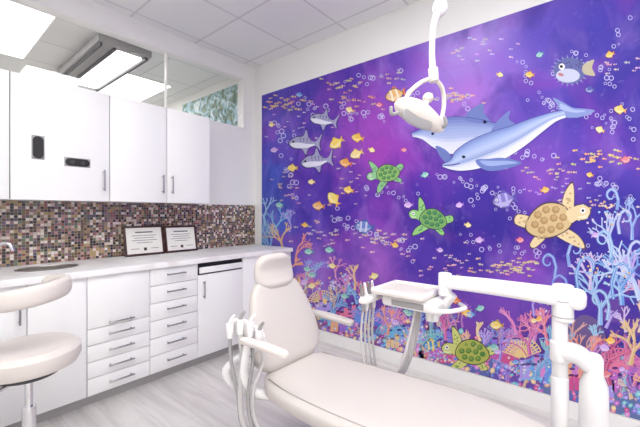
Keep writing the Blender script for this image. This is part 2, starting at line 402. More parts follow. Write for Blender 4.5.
def ringp(cx, cy, r, col, layer=4, th=0.3):
    n = 10
    for i in range(n):
        a0, a1 = 2*math.pi*i/n, 2*math.pi*(i+1)/n; ri = r*(1-th)
        addpoly([(cx+r*math.cos(a0), cy+r*math.sin(a0)), (cx+r*math.cos(a1), cy+r*math.sin(a1)), (cx+ri*math.cos(a1), cy+ri*math.sin(a1)), (cx+ri*math.cos(a0), cy+ri*math.sin(a0))], col, layer)
def loc(cx, cy, s, ang, flip=1):
    c, sn = math.cos(ang), math.sin(ang)
    return lambda pts: [(cx+s*(x*flip*c-y*sn), cy+s*(x*flip*sn+y*c)) for x, y in pts]
def mixc(a, b, t): return tuple(a[i]*(1-t)+b[i]*t for i in range(3))
def strokeline(pts, w, col, layer):
    for i in range(len(pts)-1):
        (x0, y0), (x1, y1) = pts[i], pts[i+1]; dx, dy = x1-x0, y1-y0; l = math.hypot(dx, dy) or 1; nx, ny = -dy/l*w/2, dx/l*w/2
        addpoly([(x0+nx, y0+ny), (x0-nx, y0-ny), (x1-nx, y1-ny), (x1+nx, y1+ny)], col, layer)
def gradbody(top, bot_, stops, layer, M=10, outline=None):
    def dense(p):
        vs = [Vector((a, b, 0)) for a, b in p]; return [cat(vs, i/40) for i in range(41)]
    T, B = dense(top), dense(bot_)
    for k in range(M):
        t0, t1 = k/M, (k+1)/M; tm = (t0+t1)/2
        for j in range(len(stops)-1):
            if stops[j][0] <= tm <= stops[j+1][0]:
                c = mixc(stops[j][1], stops[j+1][1], (tm-stops[j][0])/(stops[j+1][0]-stops[j][0])); break
        a = [(v.x, v.y) for v in [T[i].lerp(B[i], t0) for i in range(41)]]; b2 = [(v.x, v.y) for v in [T[i].lerp(B[i], t1) for i in range(41)]]
        for i in range(40): addpoly([a[i], a[i+1], b2[i+1], b2[i]], c, layer)
    if outline:
        strokeline([(v.x, v.y) for v in T], 0.6, outline, layer+0.5); strokeline([(v.x, v.y) for v in B], 0.6, outline, layer+0.5)
def fish(cx, cy, L_, ang, body, fin, stripe=None, flip=1, fat=0.3, layer=4):
    g = loc(cx, cy, L_, ang, flip); dk = mixc(body, (40, 20, 60), 0.55)
    poly(g([(-0.55, 0), (-0.3, -fat*0.9), (0, -fat-0.06), (0.27, -fat*0.6), (0.42, 0), (0.27, fat*0.6), (0, fat+0.06), (-0.3, fat*0.9)]), dk, layer)
    poly(g([(0.3, 0), (0.55, -0.22), (0.48, 0), (0.55, 0.22)]), fin, layer)
    poly(g([(-0.15, -fat*0.7), (0.02, -fat-0.14), (0.22, -fat*0.5)]), fin, layer)
    poly(g([(-0.1, fat*0.7), (0.06, fat+0.1), (0.2, fat*0.5)]), fin, layer)
    poly(g([(-0.5, 0), (-0.3, -fat*0.75), (0, -fat), (0.25, -fat*0.5), (0.38, 0), (0.25, fat*0.5), (0, fat), (-0.3, fat*0.75)]), body, layer+1)
    poly(g([(-0.45, 0.04), (-0.2, 0.08), (0.1, 0.06), (0.3, 0.02), (0.2, fat*0.5), (0, fat*0.85), (-0.28, fat*0.65)]), mixc(body, (255, 250, 240), 0.45), layer+1.5)
    if stripe:
        for sx in (-0.2, 0.08): poly(g([(sx-0.05, -fat*0.85), (sx+0.05, -fat*0.85), (sx+0.06, 0), (sx+0.05, fat*0.85), (sx-0.05, fat*0.85), (sx-0.04, 0)]), stripe, layer+2)
    c = g([(-0.33, -0.06)])[0]; el(c[0], c[1], L_*0.06, L_*0.06, 0, (250, 250, 250), layer+3, 8); el(c[0], c[1], L_*0.03, L_*0.03, 0, (20, 20, 30), layer+4, 6)
def shark(cx, cy, L_, ang, flip=1):
    g = loc(cx, cy, L_, ang, flip)
    body = [(-0.5, 0.02), (-0.3, -0.16), (-0.06, -0.21), (0.04, -0.42), (0.14, -0.15), (0.36, -0.06), (0.55, -0.32), (0.48, 0.0), (0.53, 0.22), (0.36, 0.08), (0.14, 0.17), (0.06, 0.38), (-0.08, 0.2), (-0.35, 0.18)]
    poly(g([(x*1.06, y*1.15) for x, y in body]), (58, 44, 110), 4)
    poly(g(body), (168, 166, 200), 5)
    poly(g([(-0.46, 0.05), (-0.2, 0.0), (0.1, 0.03), (0.34, 0.03), (0.1, 0.15), (-0.3, 0.17)]), (236, 234, 246), 6)
    for k in range(4): poly(g([(-0.16+k*0.11, -0.16), (-0.12+k*0.11, -0.16), (-0.13+k*0.11, 0.0), (-0.14+k*0.11, 0.0)]), (112, 108, 156), 6.5, False)
    c = g([(-0.36, -0.02)])[0]; el(c[0], c[1], L_*0.04, L_*0.04, 0, (20, 20, 40), 7, 6)
def turtle(cx, cy, s, ang, skin, shell, shell2, flip=1):
    g = loc(cx, cy, s, ang, flip)
    fl = [[(-0.25, -0.12), (-0.36, -0.4), (-0.54, -0.55), (-0.5, -0.28), (-0.38, 0.02)],
          [(-0.2, 0.15), (-0.42, 0.36), (-0.46, 0.58), (-0.24, 0.44), (-0.02, 0.2)],
          [(0.25, -0.12), (0.5, -0.26), (0.58, -0.12), (0.35, 0.02)],
          [(0.2, 0.12), (0.42, 0.28), (0.35, 0.36), (0.08, 0.2)]]
    head = [(-0.3, -0.08), (-0.46, -0.15), (-0.64, -0.14), (-0.72, -0.02), (-0.62, 0.1), (-0.46, 0.08), (-0.35, 0.1)]
    dk = mixc(shell, (30, 20, 60), 0.6)
    for q_ in fl:
        mx_ = sum(p[0] for p in q_)/len(q_); my_ = sum(p[1] for p in q_)/len(q_)
        poly(g([(mx_+(p[0]-mx_)*1.12, my_+(p[1]-my_)*1.12) for p in q_]), dk, 4)
        poly(g(q_), skin, 5)
        for _ in range(9):
            u = rng.random(); i = rng.randrange(len(q_)); x = mx_+(q_[i][0]-mx_)*0.7*u; y = my_+(q_[i][1]-my_)*0.7*u
            c = g([(x, y)])[0]; el(c[0], c[1], s*0.026, s*0.02, 0, mixc(skin, shell, 0.6), 5.6, 6)
    poly(g([(-0.5+(p[0]+0.5)*1.1, p[1]*1.12) for p in head]), dk, 4.5)
    poly(g(head), skin, 5.5)
    poly(g([(-0.5, 0.03), (-0.62, 0.04), (-0.68, 0.0), (-0.62, 0.08), (-0.5, 0.06)]), mixc(skin, (255, 255, 240), 0.5), 6)
    sh = [(-0.38, 0.02), (-0.28, -0.22), (0, -0.32), (0.28, -0.2), (0.42, 0.02), (0.25, 0.2), (0, 0.25), (-0.28, 0.18)]
    poly(g([(x*1.05, y*1.08) for x, y in sh]), dk, 5.8); poly(g([(x, y) for x, y in sh]), mixc(shell, shell2, 0.7), 6)
    hexes = [(-0.24, -0.02), (-0.08, -0.05), (0.09, -0.05), (0.26, -0.02), (-0.15, -0.18), (0.01, -0.22), (0.17, -0.17), (-0.15, 0.11), (0.01, 0.13), (0.17, 0.1)]
    for (x, y) in hexes:
        addpoly(g([(x+0.075*math.cos(math.pi/3*k), y+0.07*math.sin(math.pi/3*k)) for k in range(6)]), shell, 6.5)
        addpoly(g([(x-0.01+0.045*math.cos(math.pi/3*k), y-0.01+0.04*math.sin(math.pi/3*k)) for k in range(6)]), mixc(shell, shell2, 0.35), 6.9)
    c = g([(-0.6, -0.05)])[0]; el(c[0], c[1], s*0.05, s*0.05, 0, (250, 250, 250), 7, 8); el(c[0], c[1], s*0.025, s*0.025, 0, (10, 10, 20), 8, 6)
def branch(x, y, a, ln, w, d, col, layer, spread=0.55, tip=None):
    x1, y1 = x+ln*math.cos(a), y-ln*math.sin(a)
    nx, ny = math.sin(a), math.cos(a); w1 = w*0.74
    addpoly([(x-nx*w/2, y-ny*w/2), (x+nx*w/2, y+ny*w/2), (x1+nx*w1/2, y1+ny*w1/2), (x1-nx*w1/2, y1-ny*w1/2)], col, layer)
    hl = mixc(col, (255, 245, 250), 0.4)
    addpoly([(x-nx*w*0.3, y-ny*w*0.3), (x-nx*w*0.05, y-ny*w*0.05), (x1-nx*w1*0.05, y1-ny*w1*0.05), (x1-nx*w1*0.3, y1-ny*w1*0.3)], hl, layer+0.5)
    el(x1, y1, w1/2, w1/2, 0, (tip or hl) if d == 0 else col, layer, 7)
    if d > 0:
        for k in range(rng.choice((2, 2, 3))):
            branch(x1, y1, a+rng.uniform(-spread, spread)*1.2, ln*rng.uniform(0.65, 0.92), w1, d-1, col, layer, spread, tip)
def curl(x, y, s, col, flip=1, layer=3, w=2.4):
    pts_ = []
    for i in range(26):
        t = i/25*4.6; r = s*(1-i/28); a = math.pi*0.5-t
        pts_.append((x+flip*(r*math.cos(a)), y-r*math.sin(a)))
    pts_ = [(x-flip*s*0.7, y+s*2.0), (x-flip*s*0.9, y+s*0.6), (x-flip*s*0.55, y-s*0.6)] + pts_
    for i in range(len(pts_)-1):
        strokeline(pts_[i:i+2], w*(1-i/40), col, layer)
        strokeline(pts_[i:i+2], w*0.3*(1-i/40), mixc(col, (255, 255, 255), 0.5), layer+0.5)

# dolphins: far one first
poly([(466, 121), (470, 111), (483, 104), (484, 113), (490, 123)], (112, 128, 190), 4)
gradbody([(412, 133), (421, 129), (430, 123), (445, 118), (462, 117), (482, 120), (502, 124), (528, 124)], [(413, 137), (423, 140), (434, 148), (448, 154), (466, 153), (484, 148), (502, 138), (528, 128)],
         [(0, (108, 124, 190)), (0.3, (156, 172, 218)), (0.55, (178, 190, 228)), (0.7, (222, 226, 242)), (1, (236, 238, 250))], 3.5, 12, (70, 70, 150))
poly([(436, 146), (446, 150), (452, 158), (447, 163), (440, 156)], (112, 128, 190), 4.4)
poly([(560, 112), (558, 106), (553, 98), (564, 103), (573, 108), (584, 109), (595, 111), (585, 116), (574, 118), (562, 117)], (140, 156, 212), 5)
poly([(562, 110), (560, 104), (566, 106), (574, 110), (586, 111), (576, 113)], (176, 190, 230), 5.8)
poly([(492, 134), (497, 122), (510, 111), (509, 119), (516, 127)], (118, 134, 198), 4.8)
gradbody([(443, 164), (451, 159.5), (456, 151), (470, 141), (490, 132.5), (510, 126.5), (530, 119), (548, 113.5), (564, 110)], [(443, 167), (452, 170), (464, 171), (482, 168), (503, 160), (524, 147), (543, 132), (556, 122), (566, 118)],
         [(0, (120, 138, 202)), (0.2, (160, 180, 228)), (0.42, (194, 208, 240)), (0.6, (152, 168, 216)), (0.72, (226, 230, 246)), (1, (244, 245, 252))], 5.2, 14, (74, 76, 156))
poly([(476, 160), (488, 159), (504, 158), (522, 163), (506, 169), (490, 171), (480, 167)], (112, 130, 196), 6.4)
poly([(480, 161), (492, 161), (508, 161), (518, 163), (504, 165), (488, 166)], (160, 178, 226), 6.8)
strokeline([(444, 165.5), (452, 165), (460, 163.5)], 0.9, (60, 60, 130), 6.8)
el(464, 157, 1.9, 1.5, 0, (20, 24, 60), 7, 8); el(433, 134, 1.5, 1.3, 0, (20, 24, 60), 5, 8)
# large characters
turtle(388, 174, 29, -0.2, (150, 206, 150), (66, 134, 78), (186, 218, 128))
turtle(433, 220, 34, 0.25, (156, 212, 130), (56, 124, 88), (160, 200, 110))
turtle(550, 222, 58, -0.25, (240, 218, 170), (186, 148, 100), (238, 216, 162), flip=-1)
turtle(472, 353, 42, 0.15, (215, 218, 130), (84, 136, 64), (222, 206, 100))
shark(324, 120, 27, 0.2); shark(305, 143, 31, 0.05); shark(317, 161, 31, -0.1)
fish(396, 95, 20, -0.3, (240, 190, 120), (230, 130, 80), (255, 240, 210))
fish(358, 138, 12, 0.2, (245, 200, 90), (240, 160, 80)); fish(337, 143, 15, -0.6, (250, 220, 110), (240, 190, 90))
fish(346, 163, 12, 0.2, (240, 170, 90), (230, 120, 70)); fish(357, 154, 13, -0.4, (250, 225, 150), (240, 200, 100))
fish(334, 199, 15, 0.9, (250, 225, 120), (245, 180, 80)); fish(319, 206, 12, 0.1, (245, 190, 120), (220, 130, 90)); fish(349, 190, 10, 0.2, (250, 210, 100), (240, 170, 80))
fish(365, 227, 19, 0.1, (110, 140, 210), (80, 100, 180), (210, 215, 240)); fish(293, 168, 10, 0, (245, 220, 120), (240, 180, 80))
for k in range(22):
    t = 2*math.pi*k/22; poly([(570+14*math.cos(t-0.1), 71+11*math.sin(t-0.1)), (570+20*math.cos(t), 71+16*math.sin(t)), (570+14*math.cos(t+0.1), 71+11*math.sin(t+0.1))], (150, 160, 200), 4, False)
el(570, 71, 16, 13, 0, (104, 110, 168), 5, 20); el(568, 76, 12, 7, 0, (206, 210, 232), 6, 18)
poly([(583, 66), (594, 60), (592, 68), (595, 76), (584, 74)], (200, 190, 160), 5); el(562, 67, 3.2, 3.2, 0, (250, 250, 250), 7, 10); el(561.5, 67, 1.6, 1.6, 0, (15, 15, 30), 8, 8); el(561, 75, 3, 1.6, 0.3, (200, 130, 140), 7)
for k in range(22): el(570+rng.uniform(-11, 12), 64+rng.uniform(-3, 5), 0.9, 0.8, 0, (70, 70, 130), 6.5, 6)
fish(505, 200, 24, -0.2, (140, 130, 205), (100, 86, 178), (190, 180, 235)); fish(620, 110, 12, 0.2, (240, 210, 120), (240, 170, 90))
fish(590, 90, 10, 0, (90, 100, 180), (70, 80, 160)); fish(497, 325, 13, 0.1, (250, 220, 120), (240, 170, 70)); fish(432, 345, 16, -0.1, (90, 150, 210), (240, 200, 90), (250, 230, 140)); fish(456, 300, 10, 0.2, (245, 150, 90), (240, 120, 60))
fcols = [((250, 200, 90), (240, 150, 70)), ((120, 170, 230), (90, 120, 200)), ((240, 140, 150), (220, 90, 120)), ((250, 230, 160), (240, 190, 100)), ((150, 210, 200), (90, 160, 170)), ((220, 180, 240), (170, 120, 210))]
for k in range(34):
    x = rng.uniform(300, 640); y = 311+(x-262)*0.295-rng.uniform(22, 75)
    b_, f_ = rng.choice(fcols); fish(x, y, rng.uniform(5, 9)*(1+(x-262)/900), rng.uniform(-0.4, 0.4), b_, f_, flip=rng.choice((1, -1)))
for (x, y, s_) in ((275, 150, 8), (409, 205, 9), (425, 175, 8), (460, 205, 8), (600, 130, 9), (530, 75, 9), (380, 105, 7), (300, 95, 7), (545, 190, 9), (625, 160, 10), (280, 205, 8), (480, 240, 9), (330, 250, 9), (350, 110, 8),
                   (272, 125, 6), (312, 182, 7), (372, 150, 7), (404, 150, 6), (520, 240, 8), (595, 235, 8), (440, 250, 7), (610, 55, 9), (540, 55, 8), (500, 75, 7), (395, 245, 8), (305, 225, 7), (590, 175, 7), (468, 225, 7)):
    b_, f_ = rng.choice(fcols); fish(x, y, s_, rng.uniform(-0.4, 0.4), b_, f_, flip=rng.choice((1, -1)))
def school(cx, cy, rx, ry, n, col, s=4.5, ang=0.0):
    for _ in range(n):
        x, y = cx+rng.gauss(0, rx), cy+rng.gauss(0, ry)
        g = loc(x, y, s*rng.uniform(0.8, 1.2), ang+rng.uniform(-0.2, 0.2))
        c2 = tuple(min(255, int(v*rng.uniform(0.85, 1.08))) for v in col)
        poly(g([(-0.5, 0), (-0.1, -0.24), (0.25, -0.05), (0.55, -0.25), (0.5, 0.25), (0.25, 0.05), (-0.1, 0.24)]), c2, 3, False)
school(282, 104, 11, 4, 30, (225, 190, 150)); school(345, 84, 14, 5, 14, (220, 190, 160)); school(356, 100, 14, 5, 20, (215, 170, 150))
school(455, 97, 12, 4, 26, (235, 205, 170)); school(385, 78, 16, 5, 10, (210, 190, 190)); school(500, 268, 22, 4, 36, (235, 200, 170)); school(520, 262, 14, 3, 18, (240, 215, 160))
school(600, 158, 18, 5, 28, (235, 200, 140), 5); school(545, 172, 18, 5, 18, (225, 190, 170)); school(480, 48, 25, 8, 20, (225, 200, 235)); school(605, 205, 18, 5, 14, (220, 200, 190), 5)
school(330, 232, 15, 6, 26, (215, 185, 200)); school(390, 240, 16, 6, 30, (225, 190, 190)); school(290, 190, 8, 10, 20, (215, 180, 190), 4); school(626, 70, 9, 8, 10, (210, 190, 210), 5)
school(340, 175, 22, 16, 26, (220, 190, 180), 3.6); school(560, 190, 30, 8, 18, (200, 180, 220), 4); school(440, 262, 20, 8, 26, (230, 190, 200), 4); school(300, 125, 16, 10, 20, (215, 190, 215), 3.4)
def bub(x0, y0, x1, y1, n, jit=4, r=(1.2, 2.8)):
    for i in range(n):
        t = rng.random()
        x, y = x0+(x1-x0)*t+rng.gauss(0, jit), y0+(y1-y0)*t+rng.gauss(0, jit)
        ringp(x, y, rng.uniform(*r), (205, 200, 240), 3)
bub(520, 60, 545, 110, 16); bub(545, 105, 620, 130, 20, 5); bub(600, 60, 635, 140, 16); bub(440, 178, 500, 190, 20, 3); bub(500, 150, 560, 160, 12)
bub(400, 90, 470, 105, 14); bub(300, 105, 390, 120, 26); bub(280, 125, 300, 200, 22); bub(330, 215, 420, 250, 30); bub(460, 240, 560, 255, 20); bub(500, 205, 520, 215, 8)
bub(590, 180, 636, 200, 14); bub(360, 190, 420, 200, 12); bub(340, 85, 400, 70, 10); bub(470, 200, 530, 190, 12); bub(575, 245, 600, 260, 8); bub(560, 70, 640, 20, 14, 6)

def bot(x): return 311+(x-262)*0.295
pastel = [(150, 120, 220), (110, 150, 230), (222, 140, 210), (196, 112, 200), (240, 180, 140), (120, 190, 232), (235, 130, 165), (180, 160, 235), (244, 214, 150), (90, 120, 214), (214, 90, 150), (130, 210, 210)]
# deep mounds rising at the right side
for k in range(46):
    x = rng.uniform(570, 760); y = rng.uniform(240, 360); r_ = rng.uniform(9, 20)
    c = mixc(rng.choice(pastel), (60, 44, 140), 0.72)
    if y > 395-(x-520)*1.0: poly([(x-r_, y+r_), (x-r_*0.9, y-r_*0.3), (x-r_*0.3, y-r_), (x+r_*0.5, y-r_*0.8), (x+r_, y+r_*0.1), (x+r_*0.8, y+r_)], c, 0.7)
for k in range(110):
    x = rng.uniform(262, 760); sc = 1+(x-262)/420; h = rng.uniform(10, 30)*sc; w = rng.uniform(7, 16)*sc
    c = mixc(rng.choice(pastel), (84, 50, 140), 0.55); by = bot(x)+4
    poly([(x-w, by), (x-w*0.8, by-h*0.6), (x-w*0.3, by-h), (x+w*0.3, by-h*0.92), (x+w*0.8, by-h*0.5), (x+w, by)], c, 1)
for k in range(50):
    x = rng.uniform(575, 740); y = rng.uniform(235, 350); sc = rng.uniform(1.2, 1.8)
    if y > 400-(x-520)*1.1:
        branch(x, y, math.pi/2+rng.uniform(-0.6, 0.6), rng.uniform(4, 7)*sc, rng.uniform(1.8, 2.8)*sc, 3, rng.choice(((130, 170, 228), (180, 160, 230), (206, 186, 232), (150, 200, 232), (110, 130, 220), (226, 160, 200), (236, 206, 160))), 2.4, 0.65)
for k in range(150):
    x = rng.uniform(264, 740); sc = 1+(x-262)/420; y = bot(x)-rng.uniform(-2, 30)*sc
    branch(x, y, math.pi/2+rng.uniform(-0.5, 0.5), rng.uniform(4, 7.5)*sc, rng.uniform(1.6, 2.8)*sc, 3, mixc(rng.choice(pastel), (100, 60, 150), rng.uniform(0, 0.45)), 2, 0.6)
for k in range(520):
    x = rng.uniform(262, 740); sc = 1+(x-262)/500; y = bot(x)-abs(rng.gauss(0, 13))*sc; c = rng.choice(pastel); s = rng.uniform(0.7, 2.0)*sc
    el(x, y, s*1.2, s, rng.uniform(0, 3), c, 2.8, 7)
    if s > 1.6: el(x, y, s*0.5, s*0.4, 0, mixc(c, (255, 255, 255), 0.5), 3.3, 6)
for k in range(30):
    x = rng.uniform(290, 660); sc = 1+(x-262)/420; y = bot(x)-rng.uniform(0, 16)*sc; c = rng.choice(pastel)
    for j in range(rng.choice((2, 3, 4))):
        xx = x+j*3.4*sc; h = rng.uniform(7, 14)*sc
        poly([(xx-1.4*sc, y), (xx-1.7*sc, y-h), (xx+1.7*sc, y-h), (xx+1.4*sc, y)], c, 3, False); el(xx, y-h, 1.8*sc, 0.8*sc, 0, mixc(c, (40, 20, 80), 0.6), 3.5, 10)
for k in range(18):
    x = rng.uniform(300, 660); sc = 1+(x-262)/420; y = bot(x)-rng.uniform(6, 24)*sc; c = rng.choice(pastel)
    for j in range(15):
        a = math.pi*(0.12+0.76*j/14); r_ = 13*sc
        strokeline([(x, y), (x+r_*0.5*math.cos(a), y-r_*0.55*math.sin(a)), (x+r_*math.cos(a), y-r_*math.sin(a))], 0.8*sc, c, 3)
    for rr in (0.4, 0.6, 0.8, 1.0):
        strokeline([(x+13*sc*rr*math.cos(math.pi*(0.12+0.76*j/12)), y-13*sc*rr*math.sin(math.pi*(0.12+0.76*j/12))) for j in range(13)], 0.7*sc, c, 3)
for (x, y, l, w, c) in ((268, 262, 13, 3.2, (120, 176, 228)), (276, 235, 9, 2.6, (130, 190, 232)), (266, 225, 9, 3, (160, 205, 238)), (288, 285, 11, 3, (240, 160, 120)), (296, 262, 9, 2.6, (235, 140, 130)),
                        (284, 250, 10, 2.6, (235, 190, 130)), (322, 300, 11, 3, (215, 110, 180)), (306, 290, 10, 3, (130, 180, 225)), (345, 302, 10, 3.0, (200, 120, 200)), (366, 312, 10, 3.2, (235, 130, 140)), (272, 300, 12, 3, (220, 120, 170)), (330, 322, 11, 3, (110, 160, 220)),
                        (300, 305, 11, 3, (240, 190, 120)), (315, 278, 7, 2.2, (150, 130, 225)), (264, 250, 9, 3, (90, 150, 215)), (355, 290, 8, 2.4, (236, 190, 140)), (336, 278, 7, 2.2, (226, 140, 190)), (290, 232, 7, 2.2, (160, 150, 232))):
    branch(x, y, math.pi/2+rng.uniform(-0.3, 0.3), l*0.9, w, 4, c, 4, 0.6)
for (x, y, l, w, c) in ((600, 325, 17, 5.5, (150, 190, 235)), (622, 305, 17, 5.5, (110, 160, 225)), (640, 300, 19, 6, (190, 210, 242)), (590, 290, 12, 4, (206, 186, 228)), (612, 255, 12, 4, (180, 196, 238)), (632, 240, 13, 4, (140, 170, 228)), (570, 325, 12, 4, (100, 136, 214)), (655, 340, 22, 6, (130, 160, 224)), (690, 330, 24, 7, (170, 190, 235))):
    branch(x, y, math.pi/2+rng.uniform(-0.35, 0.35), l, w, 4, c, 3, 0.65, (244, 240, 252))
for (x, y, s, fl, c) in ((586, 268, 11, 1, (120, 166, 226)), (604, 240, 9, -1, (150, 190, 232)), (622, 275, 12, 1, (110, 158, 222)), (560, 285, 10, -1, (110, 130, 216)), (575, 250, 8, 1, (140, 168, 228)), (636, 250, 9, 1, (180, 194, 234)), (549, 262, 8, -1, (120, 150, 220)), (600, 300, 10, -1, (150, 190, 230)), (625, 218, 8, 1, (170, 184, 232)), (612, 196, 7, -1, (140, 170, 226)), (540, 300, 8, 1, (150, 120, 220)), (650, 290, 13, -1, (110, 150, 220))):
    curl(x, y, s, c, fl, 4.4, 3.2)
for (x, y, l, w, c) in ((548, 345, 11, 4, (235, 130, 150)), (530, 355, 11, 4, (215, 100, 170)), (516, 335, 9, 3, (225, 130, 190)), (400, 322, 9, 3, (200, 110, 190)), (420, 330, 9, 3, (120, 150, 220)), (446, 340, 10, 3.2, (215, 100, 160)),
                        (388, 335, 9, 3, (235, 150, 130)), (500, 360, 10, 3, (150, 130, 220)), (610, 385, 15, 5, (206, 84, 130)), (580, 378, 13, 5, (236, 140, 120)), (535, 380, 10, 4, (120, 170, 220)), (630, 365, 14, 5, (225, 190, 130)), (560, 365, 11, 4, (110, 180, 225))):
    branch(x, y, math.pi/2+rng.uniform(-0.3, 0.3), l, w, 4, c, 4, 0.62)
for k in range(260):
    cx, cy = rng.choice(((605, 215), (560, 300), (335, 285), (300, 305), (520, 370), (440, 360), (360, 335), (600, 270), (410, 335)))
    el(cx+rng.gauss(0, 13), cy+rng.gauss(0, 8), 1.3, 1.2, 0, rng.choice(((240, 225, 190), (235, 190, 120), (230, 210, 235), (170, 210, 240))), 5.2, 6)

# background painting
S = [(270,105,86,74,186),(300,100,82,62,176),(350,85,88,58,174),(400,70,108,78,190),(450,60,166,136,220),(480,40,170,144,224),(430,85,150,106,208),(510,62,130,102,204),(540,40,84,66,180),(600,30,66,56,168),(640,30,60,50,152),
(270,140,80,76,188),(320,130,66,44,156),(355,112,142,64,180),(375,122,160,74,186),(410,108,136,72,188),(470,92,166,110,206),(530,90,88,58,176),(600,100,50,42,154),(636,110,68,50,162),
(275,175,70,90,196),(300,180,98,58,176),(340,180,78,40,156),(380,150,158,62,178),(400,165,138,56,174),(420,190,78,42,160),(480,190,70,44,160),(540,178,134,78,192),(600,150,80,56,170),
(275,215,72,104,204),(310,220,86,64,180),(350,215,58,40,156),(400,205,52,34,146),(450,230,34,26,130),(500,230,44,32,140),(560,240,36,30,134),(620,220,50,44,154),
(280,270,90,90,190),(320,268,146,102,200),(370,262,166,100,200),(350,245,108,66,176),(420,256,78,52,164),(480,258,52,38,150),(530,272,136,82,192),(500,285,116,72,182),(600,280,50,50,158),
(310,310,126,84,178),(360,320,96,54,148),(420,330,106,58,152),(500,310,116,70,172),(480,370,96,50,130),(540,380,82,44,122),(600,340,56,44,138),(640,380,58,42,118)]
y0m, y1m, z0m, z1m = -0.12, YB+0.05, 0.105, 2.57
NY, NZ = 170, 84
sp = np.array([mural_yz(s[0], s[1]) for s in S]); sc_ = np.array([lin(s[2:5])[:3] for s in S])
ys = np.linspace(y0m, y1m, NY); zs_ = np.linspace(z0m, z1m, NZ)
YY, ZZ = np.meshgrid(ys, zs_, indexing='ij'); G = np.stack([YY.ravel(), ZZ.ravel()], 1)
D2 = ((G[:, None, :]-sp[None])**2).sum(2)+0.01
Wt = D2**-1.6; colg = (Wt[:, :, None]*sc_[None]).sum(1)/Wt.sum(1)[:, None]
me = bpy.data.meshes.new('ocean_mural')
i0 = len(G)
verts = [(-0.003, float(a), float(c)) for a, c in G]+mv
faces = []
for i in range(NY-1):
    for j in range(NZ-1):
        q = i*NZ+j; faces.append((q, q+1, q+NZ+1, q+NZ))
faces += [[v+i0 for v in fc] for fc in mf]
me.from_pydata(verts, [], faces)
ca = me.color_attributes.new('paint', 'FLOAT_COLOR', 'CORNER')
arr = np.ones((len(me.loops), 4), dtype=np.float32)
li = np.empty(len(me.loops), dtype=np.int32); me.loops.foreach_get('vertex_index', li)
vc = np.ones((len(verts), 4), dtype=np.float32); vc[:i0, :3] = colg
for fc, c in zip(mf, mc):
    for v in fc: vc[v+i0] = (c[0]*0.86, c[1]*0.86, c[2]*0.9, 0.0)
arr[:] = vc[li]; ca.data.foreach_set('color', arr.ravel())
M_mural = bpy.data.materials.new('mural_print'); M_mural.use_nodes = True
nt = M_mural.node_tree; N = nt.nodes; L = nt.links; b = N['Principled BSDF']
at = N.new('ShaderNodeAttribute'); at.attribute_name = 'paint'
tc = N.new('ShaderNodeTexCoord')
def wnoise(sc, rotx, scl, det=6, dist=1.0):
    mpn = N.new('ShaderNodeMapping'); mpn.inputs['Scale'].default_value = scl; mpn.inputs['Rotation'].default_value = (rotx, 0, 0)
    L.new(tc.outputs['Object'], mpn.inputs['Vector'])
    nz = N.new('ShaderNodeTexNoise'); nz.inputs['Scale'].default_value = sc; nz.inputs['Detail'].default_value = det; nz.inputs['Distortion'].default_value = dist
    L.new(mpn.outputs[0], nz.inputs['Vector']); return nz.outputs['Fac']
def maskmix(prev, fac_src, lo, hi, amt, col, blend='MIX'):
    mr_ = N.new('ShaderNodeMapRange'); mr_.inputs['From Min'].default_value = lo; mr_.inputs['From Max'].default_value = hi; mr_.inputs['To Max'].default_value = amt
    L.new(fac_src, mr_.inputs['Value'])
    ml = N.new('ShaderNodeMath'); ml.operation = 'MULTIPLY'; L.new(mr_.outputs[0], ml.inputs[0]); L.new(at.outputs['Alpha'], ml.inputs[1])
    mx = N.new('ShaderNodeMix'); mx.data_type = 'RGBA'; mx.blend_type = blend
    L.new(ml.outputs[0], mx.inputs['Factor']); L.new(prev, mx.inputs['A']); mx.inputs['B'].default_value = lin(col)
    return mx.outputs['Result']
o = maskmix(at.outputs['Color'], wnoise(1.7, 0.5, (1, 1, 1.3)), 0.5, 0.72, 0.42, (160, 70, 190))
o = maskmix(o, wnoise(2.3, -0.4, (1, 1.5, 1)), 0.46, 0.7, 0.6, (44, 34, 140))
o = maskmix(o, wnoise(3.0, 0.9, (1, 1.8, 0.9), 9, 0.6), 0.54, 0.76, 0.26, (186, 146, 228))
o = maskmix(o, wnoise(22, 0.0, (1, 1, 1), 3, 0.3), 0.62, 0.8, 0.2, (180, 160, 232))
L.new(o, b.inputs['Base Color'])
b.inputs['Roughness'].default_value = 0.5; b.inputs['Specular IOR Level'].default_value = 0.25
link(bpy.data.objects.new('ocean_mural', me), None, M_mural)

# ------------------------------------------------------------------ dental chair
X0 = 1.226
ch = empty('dental_chair', R(X0, 0.8, 0))
WX = (1, 0, 0)
sweep('seat_cushion', [R(X0, 1.25, 0.47), R(X0, 1.0, 0.465), R(X0, 0.7, 0.475), R(X0, 0.35, 0.49), R(X0, 0.05, 0.45), R(X0, -0.35, 0.36)], [0.2, 0.245, 0.255, 0.24, 0.215, 0.19], M_uph, ch, ht=0.045, waxis=WX, p=4, n=40, N=50, round_=True, endr=0.13)
sweep('seat_shell', [R(X0, 1.15, 0.415), R(X0, 0.7, 0.42), R(X0, 0.35, 0.435), R(X0, 0.0, 0.385), R(X0, -0.28, 0.32)], [0.17, 0.2, 0.19, 0.17, 0.14], M_white, ch, ht=0.03, waxis=WX, p=4, n=32, N=40, round_=True, endr=0.1)
for sgn, nm_ in ((-1, 'left'), (1, 'right')):
    sweep('seat_piping_'+nm_, [R(X0+sgn*0.19, 1.16, 0.506), R(X0+sgn*0.213, 1.0, 0.502), R(X0+sgn*0.222, 0.7, 0.511), R(X0+sgn*0.208, 0.35, 0.526), R(X0+sgn*0.186, 0.05, 0.487)], 0.0028, M_seam, ch, n=8, N=40)
